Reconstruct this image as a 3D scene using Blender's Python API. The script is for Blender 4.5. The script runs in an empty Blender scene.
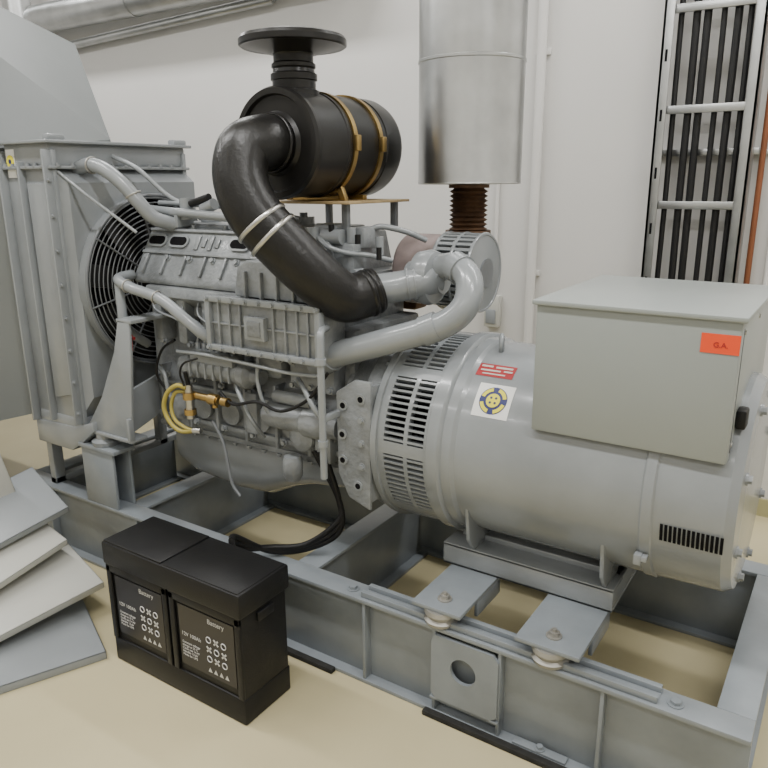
import bpy, bmesh, math, random
from mathutils import Vector, Matrix, Euler
random.seed(4)
pi=math.pi
# ------------------------------------------------------------------ materials
def mat(name,col,rough=0.45,metal=0.0,var=0.12,scale=6.0,bump=0.0,bscale=60.0,spec=0.5,col2=None,coat=0.0):
    m=bpy.data.materials.new(name); m.use_nodes=True; nt=m.node_tree; b=nt.nodes["Principled BSDF"]
    b.inputs["Roughness"].default_value=rough; b.inputs["Metallic"].default_value=metal
    b.inputs["Specular IOR Level"].default_value=spec; b.inputs["Coat Weight"].default_value=coat; b.inputs["Coat Roughness"].default_value=0.12
    tc=nt.nodes.new("ShaderNodeTexCoord"); n=nt.nodes.new("ShaderNodeTexNoise"); n.inputs["Scale"].default_value=scale
    n.inputs["Detail"].default_value=5; nt.links.new(tc.outputs["Object"],n.inputs["Vector"])
    r=nt.nodes.new("ShaderNodeValToRGB"); r.color_ramp.elements[0].position=0.3; r.color_ramp.elements[1].position=0.7
    c2=col2 if col2 else tuple(c*(1-var) for c in col)
    r.color_ramp.elements[0].color=(*c2,1); r.color_ramp.elements[1].color=(*[min(1,c*(1+var*0.5)) if not col2 else c for c in col],1)
    nt.links.new(n.outputs["Fac"],r.inputs["Fac"]); nt.links.new(r.outputs["Color"],b.inputs["Base Color"])
    if bump>0:
        n2=nt.nodes.new("ShaderNodeTexNoise"); n2.inputs["Scale"].default_value=bscale; n2.inputs["Detail"].default_value=3
        nt.links.new(tc.outputs["Object"],n2.inputs["Vector"])
        bp=nt.nodes.new("ShaderNodeBump"); bp.inputs["Strength"].default_value=bump; bp.inputs["Distance"].default_value=0.01
        nt.links.new(n2.outputs["Fac"],bp.inputs["Height"]); nt.links.new(bp.outputs["Normal"],b.inputs["Normal"])
    return m
GREY=mat("grey_paint",(0.245,0.263,0.275),0.27,0,0.12,5,0.04,40,coat=0.4)
CAST=mat("grey_casting",(0.225,0.24,0.25),0.36,0,0.35,9,0.40,55,coat=0.15)
GREYD=mat("grey_paint_dark",(0.15,0.16,0.17),0.45,0,0.15,6,0.05)  # darker grey paint for guard, stand, seams and small parts
GREYL=mat("box_grey",(0.275,0.298,0.288),0.34,0,0.04,3,0.0)
FRAME=mat("frame_grey",(0.225,0.250,0.272),0.33,0,0.18,6,0.08,30,coat=0.15)
HOODM=mat("duct_hood_grey",(0.165,0.178,0.178),0.5,0,0.08,2,0.04,20)
BLACK=mat("black_satin",(0.010,0.0095,0.009),0.30,0,0.2,6,0.0,spec=0.35)
RUBBER=mat("rubber_hose",(0.011,0.0105,0.010),0.34,0,0.3,8,0.12,90,spec=0.35)
BLKP=mat("black_plastic",(0.009,0.009,0.0095),0.45,0,0.15,8,0.1,200,spec=0.3)
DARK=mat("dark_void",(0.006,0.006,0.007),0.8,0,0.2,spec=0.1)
STEEL=mat("steel",(0.55,0.54,0.51),0.3,1,0.15,15)
MOUNT=mat("mount_metal",(0.38,0.37,0.34),0.5,0.6,0.2,15)
GALV=mat("galvanised_steel",(0.50,0.51,0.51),0.34,1,0.18,7,0.03,30)
BRASS=mat("brass",(0.45,0.31,0.12),0.38,1,0.3,12)
TAN=mat("tan_bracket",(0.34,0.25,0.13),0.5,0,0.25,15)
RUST=mat("rusty_bellows",(0.12,0.065,0.035),0.6,0.4,0.5,20,0.2)
ORANGE=mat("orange_label",(0.80,0.07,0.015),0.5,0,0.02)
OPIPE=mat("copper_brown_pipe",(0.22,0.075,0.03),0.45,0.2,0.2)
WHITE=mat("label_white",(0.75,0.75,0.73),0.5,0,0.02)
YEL=mat("label_yellow",(0.72,0.64,0.02),0.5,0,0.02)
BLUE=mat("label_blue",(0.015,0.02,0.12),0.5,0,0.02)
RED=mat("label_red",(0.35,0.02,0.025),0.5,0,0.05)
YHOSE=mat("yellow_hose",(0.34,0.28,0.06),0.4,0,0.2)
PINK=mat("heat_shield_pinkish",(0.27,0.215,0.205),0.55,0,0.3,15)
WALLM=mat("wall_paint",(0.66,0.65,0.63),0.6,0,0.04,1.2,0.04,25)
CEIL=mat("ceiling_paint",(0.72,0.72,0.70),0.8,0,0.03)
FLOORM=mat("epoxy_floor",(0.56,0.495,0.305),0.26,0,0.10,1.3,0.03,12,coat=0.15)
BASEB=mat("baseboard_yellow",(0.40,0.37,0.20),0.5,0,0.1)
PANELM=mat("panel_cream",(0.50,0.50,0.46),0.4,0,0.08,3)
PANELG=mat("panel_grey",(0.27,0.29,0.305),0.35,0,0.1,3)
SHADEM=mat("painted_shadow",(0.02,0.02,0.018),0.9,0,0.4,30,0.3)  # near-black colour for the shadow painted along the front rail
# ------------------------------------------------------------------ helpers
def empty(name,loc=(0,0,0)):
    e=bpy.data.objects.new(name,None); e.empty_display_size=0.1; e.location=loc
    bpy.context.collection.objects.link(e); return e
def fin(bm,name,par,m,smooth=35):
    bmesh.ops.recalc_face_normals(bm,faces=bm.faces)
    me=bpy.data.meshes.new(name); bm.to_mesh(me); bm.free()
    ms=m if isinstance(m,(list,tuple)) else [m]
    for x in ms: me.materials.append(x)
    if smooth:
        for p in me.polygons: p.use_smooth=True
        me.set_sharp_from_angle(angle=math.radians(smooth))
    o=bpy.data.objects.new(name,me); bpy.context.collection.objects.link(o)
    if par is not None:
        o.parent=par; o.matrix_parent_inverse=Matrix.Translation(-Vector(par.location))
    return o
def abox(bm,x0,x1,y0,y1,z0,z1,bev=0,mi=0,M=None):
    v=[bm.verts.new((x,y,z)) for x in (x0,x1) for y in (y0,y1) for z in (z0,z1)]
    fs=[bm.faces.new([v[i] for i in f]) for f in ((0,1,3,2),(4,6,7,5),(0,4,5,1),(2,3,7,6),(0,2,6,4),(1,5,7,3))]
    for f in fs: f.material_index=mi
    if bev>0:
        es=list({e for f in fs for e in f.edges})
        r=bmesh.ops.bevel(bm,geom=es,offset=bev,segments=2,affect='EDGES',profile=0.5)
    if M is not None:
        vv={x for x in v if x.is_valid}
        if bev>0:
            vv|={x for f in r['faces'] for x in f.verts}
        for x in vv: x.co=M@x.co
def box(par,name,x0,x1,y0,y1,z0,z1,m,bev=0.004,M=None):
    bm=bmesh.new(); abox(bm,x0,x1,y0,y1,z0,z1,bev,0,M); return fin(bm,name,par,m)
def boxes(par,name,L,m,bev=0.003):
    bm=bmesh.new()
    for b in L: abox(bm,*b,bev)
    return fin(bm,name,par,m)
def frameof(p0,p1):
    d=(Vector(p1)-Vector(p0)); z=d.normalized(); a=Vector((0,0,1)) if abs(z.z)<0.9 else Vector((1,0,0))
    x=a.cross(z).normalized(); y=z.cross(x); return x,y,z,d.length
def acyl(bm,p0,p1,r,seg=24,r2=None,mi=0,cap=True):
    r2=r if r2 is None else r2; x,y,z,L=frameof(p0,p1)
    A=[bm.verts.new(Vector(p0)+(x*math.cos(t)+y*math.sin(t))*r) for t in [2*pi*i/seg for i in range(seg)]]
    B=[bm.verts.new(Vector(p1)+(x*math.cos(t)+y*math.sin(t))*r2) for t in [2*pi*i/seg for i in range(seg)]]
    for i in range(seg):
        f=bm.faces.new((A[i],A[(i+1)%seg],B[(i+1)%seg],B[i])); f.material_index=mi
    if cap:
        bm.faces.new(A[::-1]).material_index=mi; bm.faces.new(B).material_index=mi
def cyl(par,name,p0,p1,r,m,seg=32,r2=None):
    bm=bmesh.new(); acyl(bm,p0,p1,r,seg,r2); return fin(bm,name,par,m)
def cyls(par,name,L,m,seg=16):
    bm=bmesh.new()
    for c in L: acyl(bm,c[0],c[1],c[2],seg)
    return fin(bm,name,par,m)
def lathe(par,name,p0,direc,prof,m,seg=64,smooth=30):
    bm=bmesh.new(); x,y,z,_=frameof(p0,Vector(p0)+Vector(direc)); rings=[]
    for a,r in prof:
        c=Vector(p0)+z*a
        if r<1e-5: rings.append([bm.verts.new(c)])
        else: rings.append([bm.verts.new(c+(x*math.cos(2*pi*i/seg)+y*math.sin(2*pi*i/seg))*r) for i in range(seg)])
    for A,B in zip(rings,rings[1:]):
        for i in range(seg):
            j=(i+1)%seg
            if len(A)==1 and len(B)==1: continue
            if len(A)==1: bm.faces.new((A[0],B[j],B[i]))
            elif len(B)==1: bm.faces.new((A[i],A[j],B[0]))
            else: bm.faces.new((A[i],A[j],B[j],B[i]))
    return fin(bm,name,par,m,smooth)
def torus(bm,c,ax,R,r,seg=48,s2=8,a0=0,a1=2*pi,sq=1.0):
    x,y,z,_=frameof(c,Vector(c)+Vector(ax)); rings=[]; full=abs(a1-a0-2*pi)<1e-4
    n=seg if full else seg+1
    for i in range(n):
        t=a0+(a1-a0)*i/seg; d=x*math.cos(t)+y*math.sin(t)
        rings.append([bm.verts.new(Vector(c)+d*(R+r*math.cos(2*pi*k/s2))+z*r*sq*math.sin(2*pi*k/s2)) for k in range(s2)])
    for i in range(seg):
        A=rings[i]; B=rings[(i+1)%n]
        for k in range(s2): bm.faces.new((A[k],A[(k+1)%s2],B[(k+1)%s2],B[k]))
def smoothpts(pts,n=8):
    P=[Vector(p) for p in pts]; Q=[P[0]*2-P[1]]+P+[P[-1]*2-P[-2]]; out=[]
    for i in range(1,len(Q)-2):
        for k in range(n):
            t=k/n; a,b,c,d=Q[i-1],Q[i],Q[i+1],Q[i+2]
            out.append(0.5*((2*b)+(-a+c)*t+(2*a-5*b+4*c-d)*t*t+(-a+3*b-3*c+d)*t**3))
    out.append(P[-1]); return out
def atube(bm,pts,r,seg=16,n=8,rf=None,mi=0):
    P=smoothpts(pts,n) if n>1 else [Vector(p) for p in pts]; N=len(P); rings=[]; px=None
    for i in range(N):
        t=(P[min(i+1,N-1)]-P[max(i-1,0)]).normalized()
        if px is None:
            a=Vector((0,0,1)) if abs(t.z)<0.9 else Vector((1,0,0)); px=(a-t*a.dot(t)).normalized()
        else: px=(px-t*px.dot(t)).normalized()
        py=t.cross(px); rr=rf(i/(N-1)) if rf else r
        rings.append([bm.verts.new(P[i]+(px*math.cos(2*pi*k/seg)+py*math.sin(2*pi*k/seg))*rr) for k in range(seg)])
    for A,B in zip(rings,rings[1:]):
        for k in range(seg): bm.faces.new((A[k],A[(k+1)%seg],B[(k+1)%seg],B[k])).material_index=mi
    bm.faces.new(rings[0][::-1]); bm.faces.new(rings[-1])
def tube(par,name,pts,r,m,seg=16,n=8,rf=None):
    bm=bmesh.new(); atube(bm,pts,r,seg,n,rf); return fin(bm,name,par,m,50)
def prism(par,name,pts,axis,a0,a1,m,bev=0.004):
    bm=bmesh.new()
    def P(u,v,a): return {'X':(a,u,v),'Y':(u,a,v),'Z':(u,v,a)}[axis]
    A=[bm.verts.new(P(u,v,a0)) for u,v in pts]; B=[bm.verts.new(P(u,v,a1)) for u,v in pts]; n=len(pts)
    bm.faces.new(A); bm.faces.new(B[::-1])
    for i in range(n): bm.faces.new((A[i],B[i],B[(i+1)%n],A[(i+1)%n]))
    bmesh.ops.recalc_face_normals(bm,faces=bm.faces)
    if bev>0: bmesh.ops.bevel(bm,geom=list(bm.edges),offset=bev,segments=2,affect='EDGES',profile=0.5)
    return fin(bm,name,par,m)
def bolts(par,name,L,r,h,m):
    bm=bmesh.new()
    for p,d in L:
        p=Vector(p); d=Vector(d).normalized(); acyl(bm,p-d*0.004,p+d*h,r,6); acyl(bm,p-d*0.004,p+d*h*0.25,r*1.5,12)
    return fin(bm,name,par,m,30)
def loft(par,name,secs,m,seg=40,p=3.2):
    bm=bmesh.new(); R=[]
    for X,yc,hw,z0,z1,pw in secs:
        ring=[]
        for i in range(seg):
            t=2*pi*i/seg; c,s=math.cos(t),math.sin(t)
            ring.append(bm.verts.new((X,yc+hw*math.copysign(abs(c)**(2/pw),c),(z0+z1)/2+(z1-z0)/2*math.copysign(abs(s)**(2/pw),s))))
        R.append(ring)
    for A,B in zip(R,R[1:]):
        for i in range(seg): bm.faces.new((A[i],A[(i+1)%seg],B[(i+1)%seg],B[i]))
    bm.faces.new(R[0][::-1]); bm.faces.new(R[-1]); return fin(bm,name,par,m,40)
def plate_hole(par,name,x0,x1,z0,z1,y0,y1,hx,hz,hr,m,seg=32):
    bm=bmesh.new()
    def ringpts(y):
        I=[];O=[]
        for i in range(seg):
            t=2*pi*i/seg; c,s=math.cos(t),math.sin(t); I.append(bm.verts.new((hx+hr*c,y,hz+hr*s)))
            kx=((x1-hx) if c>0 else (hx-x0))/max(abs(c),1e-6); kz=((z1-hz) if s>0 else (hz-z0))/max(abs(s),1e-6); k=min(kx,kz)
            O.append(bm.verts.new((hx+k*c,y,hz+k*s)))
        return I,O
    I0,O0=ringpts(y0); I1,O1=ringpts(y1)
    for i in range(seg):
        j=(i+1)%seg
        bm.faces.new((I0[i],I0[j],O0[j],O0[i])); bm.faces.new((I1[j],I1[i],O1[i],O1[j]))
        bm.faces.new((I0[j],I0[i],I1[i],I1[j])); bm.faces.new((O0[i],O0[j],O1[j],O1[i]))
    return fin(bm,name,par,m)
def text(par,name,s,loc,rot,size,m,align='LEFT'):
    cu=bpy.data.curves.new(name,"FONT"); cu.body=s; cu.size=size; cu.align_x=align; cu.extrude=0.0003; cu.materials.append(m)
    o=bpy.data.objects.new(name,cu); bpy.context.collection.objects.link(o); o.location=Vector(loc)-Vector(par.location); o.rotation_euler=rot; o.parent=par
    return o
# ------------------------------------------------------------------ room
WY=3.75; CZ=3.6
def roombox(name,b,m):
    bm=bmesh.new(); abox(bm,*b); return fin(bm,name,None,m,0)
roombox("floor",(-6.6,2.6,-2.6,3.85,-0.1,0),FLOORM)
roombox("ceiling",(-6.6,2.6,-2.6,3.85,CZ,CZ+0.1),CEIL)
roombox("wall_back",(-6.6,2.6,WY,3.85,0,CZ),WALLM)
roombox("wall_left",(-6.6,-6.5,-2.6,WY,0,CZ),WALLM)
roombox("wall_right",(2.5,2.6,-2.6,WY,0,CZ),WALLM)
roombox("wall_front",(-6.5,2.5,-2.6,-2.5,0,CZ),WALLM)
roombox("baseboard_back",(-6.5,2.5,WY-0.015,WY-0.001,0,0.09),BASEB)
roombox("baseboard_left",(-6.5,-6.485,-2.5,WY-0.02,0,0.09),BASEB)
# ------------------------------------------------------------------ base frame
bf=empty("steel_base_frame",(-1.6,2.14,0))
Y0,Y1,FZ=1.67,2.61,0.31
def ibeamX(name,ya,yb,x0,x1):
    c=(ya+yb)/2
    boxes(bf,name,[(x0,x1,ya,yb,FZ-0.014,FZ),(x0,x1,c-0.006,c+0.006,0.012,FZ-0.012),(x0,x1,ya,yb,0,0.014)],FRAME,0.002)
ibeamX("front_rail",Y0,Y0+0.085,-3.10,-0.06); ibeamX("back_rail",Y1-0.085,Y1,-3.10,-0.06)
for i,x in enumerate((-3.10,-2.42,-1.52,-0.15)):
    w=0.09
    boxes(bf,"cross_member_%d"%(i+1),[(x,x+w,Y0+0.086,Y1-0.086,FZ-0.014,FZ-0.0005),(x+w/2-.006,x+w/2+.006,Y0+0.086,Y1-0.086,0.012,FZ-0.012),(x,x+w,Y0+0.086,Y1-0.086,0.0,0.014)],FRAME,0.002)
boxes(bf,"web_stiffeners",[(x,x+0.01,Y0+0.004,Y0+0.04,0.013,FZ-0.013) for x in (-2.9,-2.3,-1.75,-1.19,-0.93,-0.715,-0.42)]+[(x,x+0.01,Y1-0.04,Y1-0.004,0.013,FZ-0.013) for x in (-2.6,-2.0,-1.4,-.8)]+[(-0.145,-0.135,2.0,2.01,0.013,FZ-0.013)],FRAME,0.001)
plate_hole(bf,"lifting_plate",-0.93,-0.71,0.06,0.285,Y0-0.004,Y0+0.008,-0.822,0.19,0.042,FRAME)
boxes(bf,"lifting_flap_edges",[(-0.935,-0.705,Y0-0.004,Y0+0.03,0.055,0.065)],FRAME)
boxes(bf,"slide_rails",[(-1.20,-0.28,Y0+0.012,Y0+0.028,FZ,FZ+0.02),(-1.20,-0.28,Y0+0.056,Y0+0.074,FZ,FZ+0.02),(-1.20,-0.28,Y0+0.012,Y0+0.074,FZ,FZ+0.004),
   (-1.20,-0.28,2.50,2.516,FZ,FZ+0.02),(-1.20,-0.28,2.55,2.566,FZ,FZ+0.02),(-1.20,-0.28,2.50,2.566,FZ,FZ+0.004)],FRAME,0.002)
for i,(xa,xb) in enumerate(((-1.0,-0.835),(-0.665,-0.48))):
    for j,(ya,yb,yp) in enumerate(((1.665,1.95,1.725),(2.33,2.60,2.535))):
        xc=(xa+xb)/2
        lathe(bf,"rubber_mount_%d%d"%(i,j),(xc,yp-0.02 if j==0 else yp,FZ+0.004),(0,0,1),[(0,0),(0,0.048),(0.012,0.053),(0.02,0.044),(0.035,0.053),(0.048,0.05),(0.05,0)],MOUNT,32)
        box(bf,"mount_plate_%d%d"%(i,j),xa,xb,ya,yb,0.362,0.376,FRAME,0.003)
        bolts(bf,"mount_bolt_%d%d"%(i,j),[((xc,yp,0.376),(0,0,1))],0.015,0.016,MOUNT)
        cyl(bf,"mount_stud_%d%d"%(i,j),(xc,yp,0.376),(xc,yp,0.400),0.007,MOUNT,12)
        boxes(bf,"mount_gusset_%d%d"%(i,j),[(xb-0.012,xb-0.001,min(ya+.12,yb-.02),yb,FZ,0.363)],FRAME,0.001)
boxes(bf,"engine_post",[(-2.60,-2.40,1.672,1.684,FZ-0.001,0.555),(-2.60,-2.40,1.75,1.762,FZ-0.001,0.555),(-2.506,-2.494,1.68,1.755,FZ-0.001,0.555),(-2.61,-2.38,1.665,1.77,0.552,0.568),
    (-2.60,-2.40,2.52,2.53,FZ-0.001,0.555),(-2.506,-2.494,2.52,2.60,FZ-0.001,0.555),(-2.60,-2.40,2.59,2.60,FZ-0.001,0.555),(-2.61,-2.38,2.51,2.61,0.552,0.568)],FRAME,0.002)
lathe(bf,"engine_rubber_mount",(-2.49,1.715,0.568),(0,0,1),[(0,0),(0,0.05),(0.02,0.055),(0.03,0.035),(0.05,0.035),(0.055,0)],GREY,24)
bolts(bf,"rail_bolts",[((x,1.71,FZ),(0,0,1)) for x in (-1.25,-0.24)],0.014,0.012,FRAME)
boxes(bf,"floor_anchor_plates",[(-0.66,-0.50,Y0+0.002,Y0+0.03,0.014,0.022)],FRAME,0.001)
bolts(bf,"floor_anchor_bolts",[((-0.58,Y0+0.016,0.022),(0,0,1))],0.010,0.012,FRAME)
shd=empty("rail_shadow_strip",(-0.6,1.7,0)); box(shd,"shadow_sheet",-0.95,-0.3,1.645,1.669,0,0.018,SHADEM,0.004)  # dark strip standing in for the shadow at the rail's foot
shd2=empty("rail_shadow_strip",(-1.9,1.7,0)); box(shd2,"shadow_sheet",-1.55,-1.30,1.645,1.669,0,0.018,SHADEM,0.004)  # second strip of painted shadow, further along the rail
# ------------------------------------------------------------------ alternator
AY,AZ=2.14,0.775
al=empty("alternator",(-0.6,AY,AZ))
def alp(a,r):
    return (AY-r*math.cos(a),AZ+r*math.sin(a))
lathe(al,"stator_shell",(-1.0,AY,AZ),(1,0,0),[(-0.045,0.20),(-0.045,0.322),(-0.035,0.338),(0.0,0.338),(0.006,0.334),(0.010,0.326),(0.04,0.325),(0.052,0.316),(0.60,0.316),(0.605,0.321),(0.63,0.321),(0.635,0.315),(0.805,0.311),(0.828,0.296),(0.835,0.25),(0.835,0.0)],GREY,96)
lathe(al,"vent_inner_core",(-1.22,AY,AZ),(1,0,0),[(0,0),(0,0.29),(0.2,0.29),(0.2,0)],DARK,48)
bm=bmesh.new()
def cring(bm,x0,x1,ri,ro,seg=96):
    R=[[bm.verts.new((x,AY-r*math.cos(2*pi*i/seg),AZ+r*math.sin(2*pi*i/seg))) for i in range(seg)] for x,r in ((x0,ri),(x0,ro),(x1,ro),(x1,ri))]
    for k in range(4):
        A=R[k];B=R[(k+1)%4]
        for i in range(seg): bm.faces.new((A[i],A[(i+1)%seg],B[(i+1)%seg],B[i]))
for x0,x1 in ((-1.225,-1.195),(-1.122,-1.108),(-1.05,-1.035)): cring(bm,x0,x1,0.300,0.328)
nb=104
for i in range(nb):
    a=2*pi*i/nb; k=i%13
    wide = k in (0,1)
    w=0.0036 if not wide else 0.0105
    M=Matrix.Translation((0,AY,AZ))@Matrix.Rotation(-a,4,'X')
    abox(bm,-1.22,-1.04,-0.328,-0.306,-w,w,0,0,M)
fin(bm,"vent_cage",al,GREY,30)
lathe(al,"adapter_flange",(-1.22,AY,AZ),(1,0,0),[(-0.03,0.2),(-0.03,0.325),(-0.02,0.338),(0.0,0.338),(0.004,0.30)],GREY,96)
bm=bmesh.new()
for i in range(24):
    a=2*pi*i/24+0.1; y,z=alp(a,0.318); acyl(bm,(-1.260,y,z),(-1.25,y,z),0.009,6)
fin(bm,"adapter_bolts",al,GREY,30)
def patch(par,name,x0,x1,a0,a1,r,m,n=8,th=0.0015):
    bm=bmesh.new(); g=[]
    for i in range(n+1):
        a=a0+(a1-a0)*i/n; y,z=alp(a,r+th); g.append((bm.verts.new((x0,y,z)),bm.verts.new((x1,y,z))))
    for A,B in zip(g,g[1:]): bm.faces.new((A[0],A[1],B[1],B[0]))
    return fin(bm,name,par,m,60)
for i in range(14):
    x=-0.345+i*0.0112; patch(al,"end_vent_slot_%d"%i,x,x+0.0078,-0.28,-0.115,0.3155,DARK,4)
patch(al,"warning_label",-0.915,-0.80,0.50,0.84,0.316,WHITE,12,0.0012)
bm=bmesh.new()
def disc_on(bm,xc,ac,R,r0,th,seg=24,rin=0,a0=0,a1=2*pi):
    o=[];inn=[]
    for i in range(seg+1):
        t=a0+(a1-a0)*i/seg
        def pt(rr):
            y,z=alp(ac+rr*math.sin(t)/r0,r0+th); return bm.verts.new((xc+rr*math.cos(t),y,z))
        o.append(pt(R)); inn.append(pt(max(rin,0.0005)))
    for i in range(seg): bm.faces.new((o[i],o[i+1],inn[i+1],inn[i]))
disc_on(bm,-0.857,0.67,0.044,0.316,0.002,rin=0); fin(bm,"label_blue_disc",al,BLUE,60)
bm=bmesh.new()
for k in range(4): disc_on(bm,-0.857,0.67,0.041,0.316,0.0028,8,0.030,k*pi/2+0.25,k*pi/2+1.32)
disc_on(bm,-0.857,0.67,0.022,0.316,0.0028)
fin(bm,"label_yellow_marks",al,YEL,60)
bm=bmesh.new()
for k in range(4): disc_on(bm,-0.857+0.011*math.cos(k*pi/2+pi/4),0.67+0.011*math.sin(k*pi/2+pi/4)/0.316,0.004,0.316,0.0034,10)
fin(bm,"label_symbol_dots",al,BLUE,60)
patch(al,"red_label",-0.945,-0.825,0.92,1.08,0.316,RED,8,0.0012)
for k,(xa,xb,a0,a1) in enumerate(((-0.938,-0.90,1.035,1.06),(-0.89,-0.835,1.03,1.055),(-0.935,-0.87,0.985,1.005),(-0.86,-0.832,0.99,1.01),(-0.925,-0.85,0.945,0.96))):
    patch(al,"red_label_text_%d"%k,xa,xb,a0,a1,0.316,PANELM,3,0.002)
boxes(al,"foot_rail",[(-1.03,-0.47,1.92,2.36,0.376,0.386),(-1.03,-0.47,1.92,1.932,0.376,0.45),(-1.03,-0.47,1.92,2.02,0.44,0.452),(-1.03,-0.47,2.348,2.36,0.376,0.45),(-1.03,-0.47,2.26,2.36,0.44,0.452),
  (-1.0,-0.5,2.0,2.28,0.44,0.47),(-0.484,-0.472,1.93,2.35,0.38,0.445)],GREY,0.003)
for i,x in enumerate((-0.93,-0.505)):
    prism(al,"foot_gusset_%d"%i,[(1.925,0.45),(1.885,0.50),(1.862,0.66),(1.885,0.67),(2.05,0.50),(2.05,0.45)],'X',x,x+0.012,GREY,0.002)
    prism(al,"foot_gusset_back_%d"%i,[(2.355,0.45),(2.395,0.50),(2.418,0.66),(2.395,0.67),(2.23,0.50),(2.23,0.45)],'X',x,x+0.012,GREY,0.002)
bm=bmesh.new(); torus(bm,(-0.92,AY-0.06,AZ+0.325),(1,0.4,0),0.028,0.008,24,8); fin(bm,"lifting_eye",al,GREY,60)
boxes(al,"shell_tab",[(-0.405,-0.385,1.83,1.86,0.60,0.63),(-0.385,-0.37,1.826,1.85,0.615,0.63)],GREY,0.002)
bolts(al,"end_bracket_bolts",[((-0.165,*alp(a,0.26)),(1,0,0)) for a in (-1.2,-0.4,0.4,1.2,2.0,2.8,3.6,4.4)],0.011,0.012,GREY)
# ------------------------------------------------------------------ terminal box
tb=empty("terminal_box",(-0.465,2.13,0.925))
box(tb,"box_body",-0.715,-0.21,1.835,2.43,0.925,1.283,GREYL,0.006)
box(tb,"box_lid",-0.725,-0.20,1.825,2.44,1.279,1.292,GREYL,0.003)
box(tb,"bottom_flange",-0.69,-0.24,1.90,2.38,0.90,0.927,GREYL,0.003)
box(tb,"orange_sticker",-0.298,-0.212,1.8335,1.836,1.20,1.247,ORANGE,0)
text(tb,"sticker_text","G.A.",(-0.270,1.8325,1.215),(pi/2,0,0),0.018,RED)
boxes(tb,"side_door_seam",[(-0.2105,-0.2085,1.86,2.40,0.95,0.955),(-0.2105,-0.2085,1.86,1.865,0.95,1.26)],GREYD,0)
bolts(tb,"side_screws",[((-0.21,y,z),(1,0,0)) for y in (1.87,2.13,2.39) for z in (0.97,1.25)],0.006,0.004,STEEL)
boxes(tb,"cable_gland",[(-0.21,-0.185,1.90,1.95,1.00,1.05)],BLKP,0.006)
# ------------------------------------------------------------------ engine
en=empty("diesel_engine",(-1.9,2.14,0.9))
EY=2.14
lathe(en,"flywheel_housing",(-1.25,EY,AZ),(-1,0,0),[(0,0.2),(0,0.315),(0.02,0.322),(0.05,0.322),(0.07,0.305),(0.13,0.290),(0.145,0.295),(0.16,0.0)],CAST,72)
prism(en,"housing_side_plate",[(-1.375,0.94),(-1.372,0.66),(-1.33,0.58),(-1.245,0.55),(-1.238,0.99),(-1.30,0.99)],'Y',1.806,1.822,CAST,0.005)
prism(en,"housing_side_web",[(-1.375,0.92),(-1.372,0.66),(-1.33,0.60),(-1.25,0.57),(-1.245,0.97)],'Y',1.82,1.95,CAST,0.004)
HL=((-1.345,0.90),(-1.35,0.80),(-1.35,0.71),(-1.29,0.63),(-1.275,0.93))
bm=bmesh.new()
for (x,z) in HL: acyl(bm,(x,1.802,z),(x,1.81,z),0.017,20)
fin(bm,"housing_bosses",en,GREY)
bm=bmesh.new()
for (x,z) in HL: acyl(bm,(x,1.801,z),(x,1.8025,z),0.010,16)
fin(bm,"housing_holes",en,DARK)
bolts(en,"housing_bolts",[((-1.275,1.806,z),(0,-1,0)) for z in (0.70,0.78,0.86)],0.009,0.008,GREY)
box(en,"housing_top_pad",-1.39,-1.24,1.98,2.30,1.05,1.10,CAST,0.012)
prism(en,"crankcase_block",[(1.93,0.62),(1.89,0.66),(1.88,0.82),(1.92,0.90),(1.93,1.12),(2.35,1.12),(2.38,0.82),(2.36,0.62)],'X',-2.36,-1.38,CAST,0.012)
box(en,"cylinder_head",-2.36,-1.44,1.90,2.34,1.10,1.29,CAST,0.012)
loft(en,"oil_pan",[(-2.37,EY,0.15,0.47,0.66,2.6),(-2.34,EY,0.19,0.42,0.66,3),(-2.25,EY,0.20,0.385,0.66,3),(-2.0,EY,0.205,0.37,0.66,3.2),(-1.85,EY,0.205,0.385,0.66,3.2),(-1.72,EY,0.21,0.45,0.66,3.2),(-1.6,EY,0.215,0.49,0.66,3.2),(-1.42,EY,0.22,0.52,0.66,3.4),(-1.37,EY,0.2,0.53,0.66,3.4)],GREY,48)
box(en,"pan_flange",-2.37,-1.37,1.90,2.38,0.625,0.645,CAST,0.003)
bolts(en,"pan_bolts",[((-2.32+i*0.075,1.905,0.622),(0,0,-1)) for i in range(13)],0.008,0.010,GREY)
prism(en,"rocker_cover",[(1.97,1.425),(2.31,1.425),(2.36,1.28),(2.36,1.22),(1.86,1.22),(1.86,1.245)],'X',-2.40,-1.50,CAST,0.010)
nrm=Vector((0,-0.853,0.521)).normalized(); tdn=Vector((0,-0.521,-0.853))
def cov(x,t,off=0):
    return Vector((x,1.97,1.425))+tdn*t+nrm*off
def slantM(x,t,off=0):
    return Matrix.Translation(cov(x,t,off))@Matrix(((1,0,0,0),(0,-tdn.y,nrm.y,0),(0,-tdn.z,nrm.z,0),(0,0,0,1)))
bm=bmesh.new()
def capsule(bm,M,L,r,h,seg=10):
    pts=[(L/2+r*math.cos(t),r*math.sin(t)) for t in [-pi/2+pi*i/seg for i in range(seg+1)]]+[(-L/2+r*math.cos(t),r*math.sin(t)) for t in [pi/2+pi*i/seg for i in range(seg+1)]]
    A=[bm.verts.new(M@Vector((x,y,0))) for x,y in pts];B=[bm.verts.new(M@Vector((x,y,h))) for x,y in pts]
    bm.faces.new(A[::-1]);bm.faces.new(B)
    for i in range(len(pts)): bm.faces.new((A[i],A[(i+1)%len(pts)],B[(i+1)%len(pts)],B[i]))
ov=(-2.33,-2.21,-1.89,-1.765)
for x in ov: capsule(bm,slantM(x,0.055,-0.002),0.055,0.026,0.010)
fin(bm,"cover_window_rims",en,GREY)
bm=bmesh.new()
for x in ov: capsule(bm,slantM(x,0.055,0.004),0.055,0.017,0.0055)
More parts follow.
